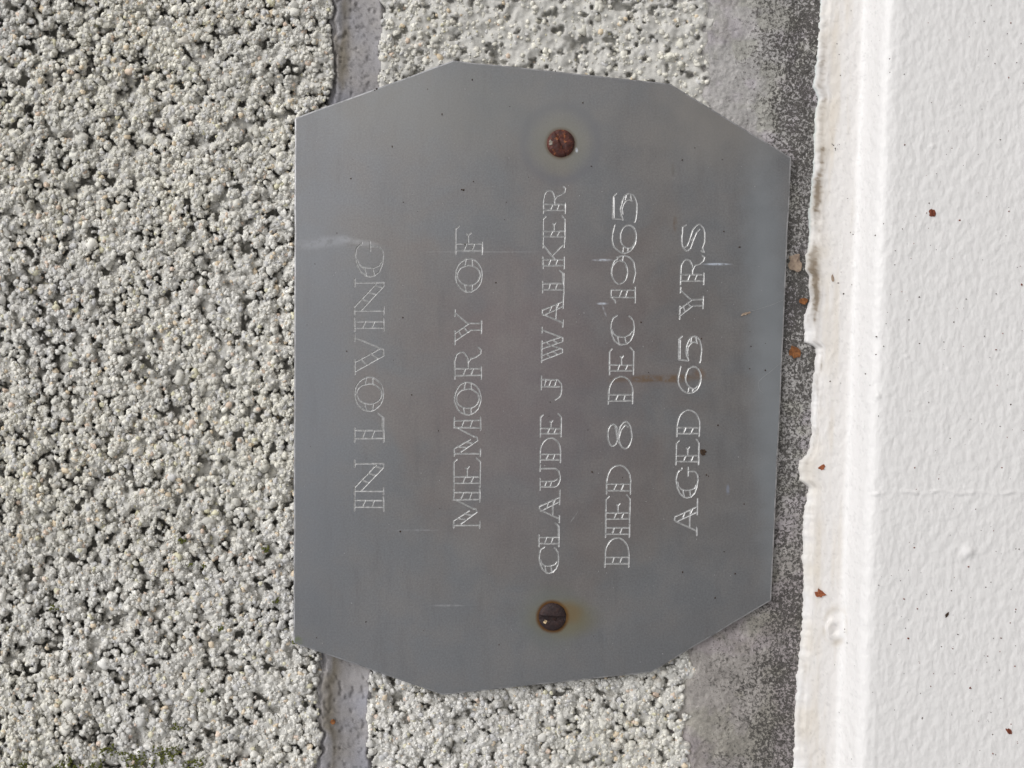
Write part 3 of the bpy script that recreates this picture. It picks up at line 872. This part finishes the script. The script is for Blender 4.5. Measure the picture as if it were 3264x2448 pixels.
def plate_mat():
    t = NT('weathered_bronze_sheet')
    c = t.coords()
    sep = t.n('ShaderNodeSeparateXYZ'); t.l(c, sep.inputs[0])
    x, z = sep.outputs[0], sep.outputs[2]
    def pt(X, Y):
        a, b = plate_units(X, Y); return (384 - float(b), 512 - float(a))      # world x, z in units
    big = t.noise(c, 0.010, 4, 0.6, 0.6)
    mid = t.noise(c, 0.035, 5, 0.6, 0.3)
    fin = t.noise(c, 0.55, 4, 0.75)
    mp = t.n('ShaderNodeMapping'); t.l(c, mp.inputs['Vector']); mp.inputs['Scale'].default_value = (0.3, 1, 1.6)
    streak = t.noise(mp.outputs[0], 0.05, 5, 0.65)
    col = t.mix(t.ramp(big, 0.35, 0.65), (0.206, 0.193, 0.187), (0.187, 0.190, 0.197))
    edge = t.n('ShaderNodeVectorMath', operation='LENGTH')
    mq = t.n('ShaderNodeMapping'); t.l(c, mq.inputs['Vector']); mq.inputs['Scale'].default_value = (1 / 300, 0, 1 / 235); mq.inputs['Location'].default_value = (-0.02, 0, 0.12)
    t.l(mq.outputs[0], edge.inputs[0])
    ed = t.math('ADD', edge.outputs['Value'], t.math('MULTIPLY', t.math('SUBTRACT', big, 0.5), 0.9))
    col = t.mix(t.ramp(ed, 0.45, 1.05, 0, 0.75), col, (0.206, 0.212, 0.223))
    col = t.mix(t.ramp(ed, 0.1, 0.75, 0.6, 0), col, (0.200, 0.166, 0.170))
    col = t.mix(t.ramp(mid, 0.38, 0.70, 0, 0.40), col, (0.232, 0.220, 0.212))
    col = t.mix(t.ramp(streak, 0.50, 0.74, 0, 0.35), col, (0.160, 0.156, 0.160))
    g = t.ramp(fin, 0.25, 0.75, 0.86, 1.16)
    cc = t.n('ShaderNodeCombineColor')
    for i in range(3): t.l(g, cc.inputs[i])
    col = t.mix(1.0, col, cc.outputs[0], 'MULTIPLY')
    wob = t.math('SUBTRACT', t.noise(c, 0.06, 3), 0.5)
    def dist(X, Y, sx=1.0, sz=1.0, ang=0.0, wobble=6.0):
        px, pz = pt(X, Y)
        dx = t.math('SUBTRACT', x, px); dz = t.math('SUBTRACT', z, pz)
        ca, sa = math.cos(ang), math.sin(ang)
        ux = t.math('ADD', t.math('MULTIPLY', dx, ca / sx), t.math('MULTIPLY', dz, sa / sx))
        uz = t.math('ADD', t.math('MULTIPLY', dx, -sa / sz), t.math('MULTIPLY', dz, ca / sz))
        d = t.math('SQRT', t.math('ADD', t.math('MULTIPLY', ux, ux), t.math('MULTIPLY', uz, uz)))
        return t.math('ADD', d, t.math('MULTIPLY', wob, wobble))
    # patina rings and rust round the screws
    d0 = dist(1787, 457); d1 = dist(1761, 1966); d2 = dist(1800, 1970, 1.0, 1.7)
    def ring(d, r, w):
        return t.ramp(t.math('ABSOLUTE', t.math('SUBTRACT', d, r)), 0.0, w, 1, 0)
    col = t.mix(t.math('MULTIPLY', ring(d0, 36, 10), 0.55), col, (0.165, 0.168, 0.185))
    col = t.mix(t.ramp(d0, 16, 38, 0.6, 0), col, (0.235, 0.228, 0.190))
    col = t.mix(t.ramp(d1, 16, 42, 0.6, 0), col, (0.190, 0.200, 0.180))
    col = t.mix(t.ramp(d2, 8, 26, 0.75, 0), col, (0.21, 0.19, 0.12))
    col = t.mix(t.ramp(dist(1761, 1966, wobble=2.5), 14.2, 18.0, 0.95, 0), col, (0.13, 0.055, 0.012))
    col = t.mix(t.ramp(dist(1800, 1955, 1.0, 1.5, wobble=4), 6, 15, 0.42, 0), col, (0.23, 0.135, 0.045))
    col = t.mix(t.ramp(dist(1787, 457, wobble=2.5), 13.5, 17.5, 0.75, 0), col, (0.12, 0.075, 0.035))
    rough_n = t.noise(c, 0.12, 4, 0.7)
    # rust run, lime marks and scuffs: (X, Y, half length along x, along z, angle, colour, strength)
    marks = [(2080, 1208, 5, 58, 0.02, (0.17, 0.095, 0.035), 0.6), (2230, 1190, 7, 8, 0, (0.2, 0.10, 0.03), 0.4),
             (1020, 775, 8, 36, 0.10, (0.42, 0.43, 0.46), 0.4), (1150, 772, 5, 26, -0.2, (0.45, 0.46, 0.48), 0.3),
             (1918, 829, 1.8, 13, 0.0, (0.62, 0.66, 0.74), 0.95), (2290, 842, 1.4, 17, 0.0, (0.60, 0.65, 0.74), 0.9),
             (1920, 968, 1.8, 7, 0.0, (0.62, 0.66, 0.74), 0.95), (1926, 990, 8, 1.2, 0.35, (0.5, 0.52, 0.56), 0.7),
             (1430, 1930, 1.4, 20, 0.0, (0.42, 0.42, 0.43), 0.5), (2145, 540, 9, 2.5, 0, (0.12, 0.11, 0.09), 0.5), (2152, 715, 10, 3, 0, (0.14, 0.09, 0.05), 0.5),
             (1320, 1690, 1.1, 30, 0.0, (0.40, 0.40, 0.42), 0.35), (1530, 803, 1.0, 70, 0.0, (0.42, 0.42, 0.43), 0.28),
             (1838, 479, 3.2, 1.8, 0.2, (0.62, 0.66, 0.72), 0.9), (1830, 1648, 9, 0.9, -0.6, (0.5, 0.5, 0.5), 0.6), (2320, 1560, 7, 2.4, 0, (0.33, 0.37, 0.48), 0.5),
             (950, 2045, 7, 6, 0, (0.16, 0.20, 0.06), 0.7)]
    gate = t.ramp(rough_n, 0.36, 0.58, 0.15, 1.0)
    for X, Y, a, b, an, rgb, k in marks:
        m = t.ramp(dist(X, Y, a, b, an, 0.9 if min(a, b) < 4 else 1.3), 0.35, 1.05, k, 0)
        col = t.mix(t.math('MULTIPLY', m, gate), col, rgb)
    # blue-grey band along the lower edge: rim sheen put into the colour
    rim_sheen = dist(2455, 1150, 330, 26, 0.045, 0.6)
    col = t.mix(t.ramp(rim_sheen, 0.2, 1.2, 0.8, 0), col, (0.275, 0.295, 0.315))
    wv = dist(2290, 330, 75, 85, 0.6, 0.5)  # warm corner, painted paler to stand for the plate's sheen
    col = t.mix(t.ramp(wv, 0.1, 1.3, 0.6, 0), col, (0.275, 0.258, 0.238))
    tp = dist(1400, 330, 62, 190, -0.1, 0.6)  # right end painted lighter: reflected gradient put into the colour
    col = t.mix(t.ramp(tp, 0.1, 1.3, 0.45, 0), col, (0.230, 0.230, 0.220))
    lf = dist(1010, 1250, 330, 40, 0.0, 0.6)
    col = t.mix(t.ramp(lf, 0.2, 1.3, 0.45, 0), col, (0.190, 0.202, 0.222))
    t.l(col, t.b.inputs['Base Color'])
    t.b.inputs['Metallic'].default_value = 0.7
    t.l(t.ramp(mid, 0.3, 0.7, 0.42, 0.52), t.b.inputs['Roughness'])
    h = t.math('ADD', t.math('MULTIPLY', t.noise(c, 0.004, 1), 9.0), t.math('MULTIPLY', fin, 0.10))
    t.l(t.bump(h, 0.8, S), t.b.inputs['Normal'])
    return t.m

def cut_mat():
    t = NT('freshly_cut_metal')
    c = t.coords()
    n = t.noise(c, 0.35, 3, 0.6)
    t.l(t.mix(t.ramp(n, 0.3, 0.7), (0.54, 0.54, 0.54), (0.34, 0.34, 0.34)), t.b.inputs['Base Color'])
    t.b.inputs['Metallic'].default_value = 0.4
    t.b.inputs['Roughness'].default_value = 0.36
    return t.m
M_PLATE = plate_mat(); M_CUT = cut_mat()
def edge_mat():
    t = NT('worn_metal_edge')
    c = t.coords()
    n = t.noise(c, 0.10, 4, 0.7)
    t.l(t.mix(t.ramp(n, 0.35, 0.65), (0.40, 0.40, 0.41), (0.22, 0.22, 0.225)), t.b.inputs['Base Color'])
    t.b.inputs['Metallic'].default_value = 0.6
    t.b.inputs['Roughness'].default_value = 0.45
    return t.m
M_EDGE = edge_mat()
PLAQUE = plaque()

# ------------------------------------------------------------------ screws
def rust_mat(name, a, b, spot, k):
    t = NT(name)
    c = t.coords()
    n = t.noise(c, 0.16, 5, 0.7, 0.5); m = t.noise(c, 0.30, 4, 0.65)
    col = t.mix(t.ramp(n, 0.35, 0.65), a, b)
    col = t.mix(t.ramp(m, 0.56, 0.68, 0, k), col, spot)
    t.l(col, t.b.inputs['Base Color'])
    t.b.inputs['Roughness'].default_value = 0.62
    t.b.inputs['Specular IOR Level'].default_value = 0.4
    t.l(t.bump(m, 0.7, 0.00035), t.b.inputs['Normal'])
    return t.m
M_RUST = [rust_mat('flaking_rust', (0.035, 0.010, 0.008), (0.095, 0.022, 0.013), (0.30, 0.10, 0.03), 0.9),
          rust_mat('dark_rust', (0.020, 0.011, 0.012), (0.036, 0.017, 0.016), (0.06, 0.026, 0.018), 0.5)]

def screw(k):
    X, Y, R, ang, hw, dep = SCREWS[k]
    cx, cy = plate_units(X, Y)
    vc, ed = [], []
    nr = 44
    def ringpts(r, wob=0.0):
        i0 = len(vc)
        for i in range(nr):
            a = 2 * math.pi * i / nr
            rr = r * (1 + wob * (math.sin(3 * a + k) * 0.5 + math.sin(7 * a + 2 * k) * 0.3))
            vc.append(Vector((rr * math.cos(a), rr * math.sin(a))))
        ed.extend((i0 + i, i0 + (i + 1) % nr) for i in range(nr))
    for r in (R, R * 0.97, R * 0.9, R * 0.75, R * 0.55, R * 0.3):
        ringpts(r, 0.012)
    ca, sa = math.cos(ang), math.sin(ang)
    off = 0.8 if k else 0.0
    for d in (-hw - 0.35, -hw, hw, hw + 0.35):
        d2 = d + off
        L = math.sqrt(R * R - d2 * d2) * 0.99
        i0 = len(vc)
        vc.extend([Vector((-L * ca - d2 * sa, -L * sa + d2 * ca)), Vector((L * ca - d2 * sa, L * sa + d2 * ca))])
        ed.append((i0, i0 + 1))
    rv, _, rf, *_ = delaunay_2d_cdt(vc, ed, [], 0, 1e-4)
    v = np.array([tuple(p) for p in rv]); f = np.array([tuple(t) for t in rf])
    r = np.linalg.norm(v, axis=1)
    h = 3.9 * (1 - (r / R).clip(0, 1) ** 3.6) ** 0.6 + 0.1
    sd = np.abs(-v[:, 0] * sa + v[:, 1] * ca - off)
    h = h - dep * (1 - ((sd - hw) / 0.35).clip(0, 1))
    if k == 0: h = h + (fbm(v[:, 0] + 50, v[:, 1] + 50, 4, 3, 200) - 0.5) * 2.4
    h = np.maximum(h, 0.12)
    h = np.where(r > R * 0.995, -1.0, h)
    e1 = v[f[:, 1]] - v[f[:, 0]]; e2 = v[f[:, 2]] - v[f[:, 0]]
    ar = e1[:, 0] * e2[:, 1] - e1[:, 1] * e2[:, 0]
    f = np.where(ar[:, None] > 0, f[:, ::-1], f)
    co = np.stack([(384 - cy - v[:, 1]) * S, -(PLQ_FRONT + h) * S, (512 - cx - v[:, 0]) * S], -1)
    me = make_mesh('screw', co, f)
    o = obj('screw', me, M_RUST[k], PLAQUE, ['flaking rusty screw head with a clogged diagonal slot', 'dark rusty screw head with an open straight slot'][k])
    # grit stuck on the head
    return o
for k in (0, 1): screw(k)


# ------------------------------------------------------------------ moss on the upper block
def flat_mat(name, a, b, scale=0.5, rough=0.85):
    t = NT(name)
    c = t.coords()
    n = t.noise(c, scale, 4, 0.65)
    t.l(t.mix(t.ramp(n, 0.32, 0.68), a, b), t.b.inputs['Base Color'])
    t.b.inputs['Roughness'].default_value = rough
    t.b.inputs['Specular IOR Level'].default_value = 0.2
    t.l(t.bump(n, 0.5, 0.0001), t.b.inputs['Normal'])
    return t.m
M_MOSS = flat_mat('moss', (0.16, 0.17, 0.04), (0.085, 0.095, 0.028), 0.7, 0.95)
def moss():
    rng = np.random.default_rng(31)
    spots = [(418, 2419, 14, 110), (531, 2402, 16, 130), (345, 2392, 10, 45), (207, 2442, 15, 80), (620, 2440, 13, 60), (300, 2448, 14, 60), (470, 2440, 14, 40),
             (580, 1724, 4, 22), (846, 1750, 5, 22), (650, 1803, 2.5, 12), (885, 1916, 5, 20), (560, 2320, 6, 26), (700, 2005, 4, 14), (75, 2440, 8, 40),
             (605, 1800, 2.5, 9), (938, 2048, 2.5, 14), (640, 2200, 4, 12), (170, 1940, 5, 14)]
    xs, ys, rs = [], [], []
    for X, Y, r, n in spots:
        a = rng.uniform(0, 6.283, n); q = r * np.sqrt(rng.random(n)) * (0.7 + 0.3 * np.sin(3 * a + X))
        xs.append(X * K + q * np.cos(a) * 1.2); ys.append(Y * K + q * np.sin(a) * 0.8); rs.append(rng.uniform(0.6, 1.3, n))
    x = np.concatenate(xs); y = np.concatenate(ys); r = np.concatenate(rs)
    h = np.maximum(sample(HU, -340, -330, 1.5, x, y), -2.5) + rng.uniform(0.6, 2.2, len(x))
    v, f, _ = grains(x, y, h, r, np.ones((len(x), 3)), 0, rng)
    obj('moss', make_mesh('moss', v, f), M_MOSS, upper_block, kind='stuff')
moss()

# ------------------------------------------------------------------ crumbs and flakes
M_RED = flat_mat('red_brown_flake', (0.10, 0.025, 0.015), (0.22, 0.07, 0.04), 0.4)
M_ORANGE = flat_mat('orange_leaf', (0.30, 0.125, 0.045), (0.15, 0.065, 0.03), 0.35)
M_TAN = flat_mat('tan_leaf', (0.36, 0.28, 0.21), (0.25, 0.19, 0.15), 0.25)
M_DARK = flat_mat('dark_dirt', (0.03, 0.02, 0.015), (0.07, 0.045, 0.03), 0.6)
M_BRICK = flat_mat('brick_crumb', (0.34, 0.12, 0.055), (0.22, 0.07, 0.035), 0.4)
M_SAND = flat_mat('sand_grain', (0.62, 0.48, 0.30), (0.50, 0.38, 0.24), 0.5)
M_LICHEN = flat_mat('pale_lichen', (0.40, 0.38, 0.33), (0.22, 0.19, 0.16), 0.9)
M_HAIR = flat_mat('pale_fibre', (0.45, 0.45, 0.45), (0.36, 0.36, 0.36))

def flake(name, pos, nrm, lx, ly, ang, mat, label, cat, seed, thick=0.9, curl=0.6):
    """irregular chip: rough outline, domed top, lying on its surface; lx along the wall, ly up the surface (units)"""
    rng = np.random.default_rng(seed)
    n = 13
    a = np.linspace(0, 2 * math.pi, n, endpoint=False)
    rr = 1 + rng.normal(0, 0.17, n)
    pts = np.stack([np.cos(a) * rr, np.sin(a) * rr], -1)
    rings = []
    for k, hh in ((1.0, 0.0), (1.02, 0.45), (0.82, 0.85), (0.42, 1.0)):
        h = thick * hh * (1 + rng.normal(0, 0.22, n)) + (curl * thick * (pts[:, 0] * k) ** 2 if hh else 0)
        rings.append(np.stack([pts[:, 0] * k * lx, pts[:, 1] * k * ly, h], -1))
    v = np.concatenate(rings + [np.array([[0, 0, thick]]), np.array([[0, 0, 0.0]])])
    f = []
    for q in range(3):
        for i in range(n):
            j = (i + 1) % n
            f += [(q * n + i, q * n + j, (q + 1) * n + j), (q * n + i, (q + 1) * n + j, (q + 1) * n + i)]
    for i in range(n):
        j = (i + 1) % n
        f += [(3 * n + i, 3 * n + j, 4 * n), (j, i, 4 * n + 1)]
    ca, sa = math.cos(ang), math.sin(ang)
    v = np.stack([v[:, 0] * ca - v[:, 1] * sa, v[:, 0] * sa + v[:, 1] * ca, v[:, 2]], -1) * S
    me = make_mesh(name, v, np.array(f), smooth_shade=False)
    o = obj(name, me, mat, None, label, cat)
    w = Vector(nrm).normalized(); u = Vector((1, 0, 0)); u = (u - w * u.dot(w)).normalized(); t = w.cross(u)
    o.matrix_world = Matrix(((u.x, t.x, w.x, pos[0]), (u.y, t.y, w.y, pos[1]), (u.z, t.z, w.z, pos[2]), (0, 0, 0, 1)))
    return o

def ledge_flake(name, X, Y, *a, **k):
    p, n = on_ledge(X, Y); flake(name, p, n, *a, **k)
def wall_flake(name, X, Y, h, *a, **k):
    p = P(X * K, Y * K, h)
    flake(name, Vector(p), Vector((0, -1, 0)), *a, **k)
def plate_flake(name, X, Y, *a, **k):
    wall_flake(name, X, Y, PLQ_FRONT, *a, **k)

ledge_flake('flake', 2971, 679, 3.6, 3.2, 0.3, M_RED, 'dark red-brown flake on the stippled front of the white ledge, away from the crack', 'flake', 1)
ledge_flake('bark_chip', 3216, 2330, 2.0, 3.4, -0.9, M_RED, 'small reddish bark chip on the ledge front beside the dark curved sliver', 'chip', 2)
ledge_flake('brick_crumb', 2611, 1892, 4.0, 4.4, 0.2, M_BRICK, 'bright orange brick crumb on the ledge top near the painted lump', 'crumb', 3, thick=1.6)
ledge_flake('seed_husk', 2620, 1490, 2.4, 3.2, 0.6, M_BRICK, 'reddish seed husk on the ledge top beside the bulge of white paint', 'husk', 4, thick=1.2)
ledge_flake('wood_sliver', 2654, 886, 4.2, 1.2, 0.1, M_TAN, 'thin brown wood sliver lying along the ledge top', 'sliver', 5, thick=0.6)
ledge_flake('dark_sliver', 3018, 1959, 1.0, 2.8, 1.0, M_DARK, 'thin dark curved sliver stuck to the white ledge front', 'sliver', 6, thick=0.5)
wall_flake('leaf_fragment', 2560, 960, -0.5, 3.0, 4.8, 0.1, M_ORANGE, 'small orange leaf fragment on dark mortar touching the white paint', 'leaf', 7, thick=1.0)
wall_flake('leaf_fragment', 2529, 1124, -0.5, 6.5, 5.5, 0.7, M_ORANGE, 'larger orange-brown leaf fragment tucked under the plaque edge', 'leaf', 8, thick=1.4)
wall_flake('dry_leaf', 2535, 838, -0.2, 9.0, 7.0, 0.4, M_TAN, 'tan dry leaf piece wedged between plaque and white ledge', 'leaf', 9, thick=1.0)
wall_flake('grit_crumb', 1061, 2299, -3.4, 2.4, 2.8, 0.4, M_ORANGE, 'tiny orange crumb lying in the recessed mortar joint', 'crumb', 10, thick=1.4)
plate_flake('dirt_clump', 2241, 1442, 2.9, 3.0, 0.0, M_DARK, 'dark dirt clump on the plaque beside the engraved word aged', 'dirt', 11, thick=1.0)
plate_flake('seed_husk', 2378, 1000, 1.4, 4.6, 0.35, M_TAN, 'small brown husk with hairs on the plaque lower right', 'husk', 12, thick=0.7)

wall_flake('grit_crumb', 1738, 1981, PLQ_FRONT + 3.2, 1.5, 1.8, 0.4, M_SAND, 'tiny tan grit crumb stuck beside the slot of the dark screw', 'crumb', 13, thick=1.2)
wall_flake('lichen_spot', 1755, 455, PLQ_FRONT + 2.7, 2.6, 2.0, 0.2, M_LICHEN, 'small pale lichen spot on the flaking rusty screw', 'lichen', 14, thick=1.0)

def specks(name, pts, mat, parent_label, cat, rng, rlo, rhi):
    vv, ff = [], []
    bv, bf = ICO[0]
    o = 0
    for p in pts:
        r = rng.uniform(rlo, rhi) * S
        q = bv * (1 + rng.normal(0, 0.25, (12, 1))) * r * rng.uniform(0.6, 1.3, 3)
        vv.append(q + np.array(p)); ff.append(bf + o); o += 12
    ob = obj(name, make_mesh(name, np.concatenate(vv), np.concatenate(ff)), mat, None, parent_label, cat, kind='stuff')
    return ob
rng = np.random.default_rng(77)
pts = []
for _ in range(230):
    X, Y = rng.uniform(2640, 3262), rng.uniform(-60, 2500)
    if X < 2780 and rng.random() < 0.4: continue
    pts.append(tuple(on_ledge(X, Y)[0]))
for X, Y in ((2655, 463), (2672, 462), (2666, 476), (2712, 742), (2724, 745), (2930, 946), (3087, 1370), (2985, 1442), (3031, 1448), (3037, 2066), (2939, 2290), (3035, 2278), (3150, 2298), (2690, 2010)):
    for k in range(3): pts.append(tuple(on_ledge(X + rng.normal(0, 3), Y + rng.normal(0, 3))[0]))
specks('dirt_specks', pts, M_DARK, 'fine dark dirt specks scattered over the white ledge', 'dirt', rng, 0.22, 0.75)
pts = []
for _ in range(70):
    X, Y = rng.uniform(2880, 3262), rng.uniform(0, 2448)
    pts.append(tuple(on_ledge(X, Y)[0]))
for X, Y in ((2884, 462), (3034, 473), (2865, 1268), (2900, 1310), (2897, 1288), (2886, 1273), (2881, 1909), (3037, 2067), (3092, 2193), (3096, 2195), (2874, 930), (2885, 931)):
    pts.append(tuple(on_ledge(X, Y)[0]))
specks('rust_specks', pts, M_RED, 'tiny red-brown specks scattered over the white ledge front', 'dirt', rng, 0.35, 0.95)
pts = []
for X, Y in ((1625, 340), (1685, 565), (1125, 508), (1174, 532), (1509, 579), (1608, 700), (1885, 530), (2090, 500), (1254, 1148), (1276, 1694), (1402, 1620), (1887, 1504), (1888, 1506), (2390, 1057),
             (2439, 1180), (2390, 1175), (2067, 1187), (1625, 1558), (2176, 1824), (1350, 2010), (1074, 743), (1770, 226), (2440, 1095), (1200, 283), (1194, 288)):
    pts.append(tuple(P(X * K, Y * K, PLQ_FRONT)))
for _ in range(60):
    q = rng.uniform((960, 250), (2430, 2150))
    if in_poly(np.array([q[0] * K]), np.array([q[1] * K]), PLQ)[0]: pts.append(tuple(P(q[0] * K, q[1] * K, PLQ_FRONT)))
specks('dirt_specks', pts, M_DARK, 'small brown dirt specks scattered over the metal plaque', 'dirt', rng, 0.25, 0.95)
pts = []
for _ in range(260):
    q = rng.uniform((945, 200), (2500, 2200))
    if in_poly(np.array([q[0] * K]), np.array([q[1] * K]), PLQ)[0]: pts.append(tuple(P(q[0] * K, q[1] * K, PLQ_FRONT)))
specks('dust_specks', pts, M_HAIR, 'pale dust specks scattered over the metal plaque', 'dust', rng, 0.15, 0.45)

def fibre(pts, label):
    """thin hair lying on the plate"""
    q = np.array([plate_units(*p) for p in pts])
    t = np.linspace(0, len(q) - 1, 24)
    q = np.stack([np.interp(t, np.arange(len(q)), q[:, k]) for k in (0, 1)], -1)
    for _ in range(2): q[1:-1] = (q[:-2] + q[1:-1] * 2 + q[2:]) / 4
    r = 0.085; n = len(q); v = []; f = []
    d = np.gradient(q, axis=0); d /= np.linalg.norm(d, axis=1)[:, None]
    nr = np.stack([-d[:, 1], d[:, 0]], -1)
    for i in range(n):
        for a in range(5):
            an = 2 * math.pi * a / 5
            p = q[i] + nr[i] * r * math.cos(an)
            v.append(((384 - p[1]) * S, -(PLQ_FRONT + 0.25 + r * math.sin(an) + 0.25 * math.sin(i * 0.4)) * S, (512 - p[0]) * S))
    for i in range(n - 1):
        for a in range(5):
            f.append((i * 5 + a, i * 5 + (a + 1) % 5, (i + 1) * 5 + (a + 1) % 5, (i + 1) * 5 + a))
    obj('fibre', make_mesh('fibre', np.array(v), np.array(f)), M_HAIR, None, label, 'fibre')
fibre([(2488, 1156), (2462, 1180), (2432, 1202), (2415, 1220), (2420, 1244), (2434, 1254)], 'fine pale hair curling over the plaque edge below the larger orange leaf fragment')
fibre([(2380, 996), (2420, 985), (2465, 970), (2498, 955)], 'fine straight pale hair running from the husk to the plaque edge')
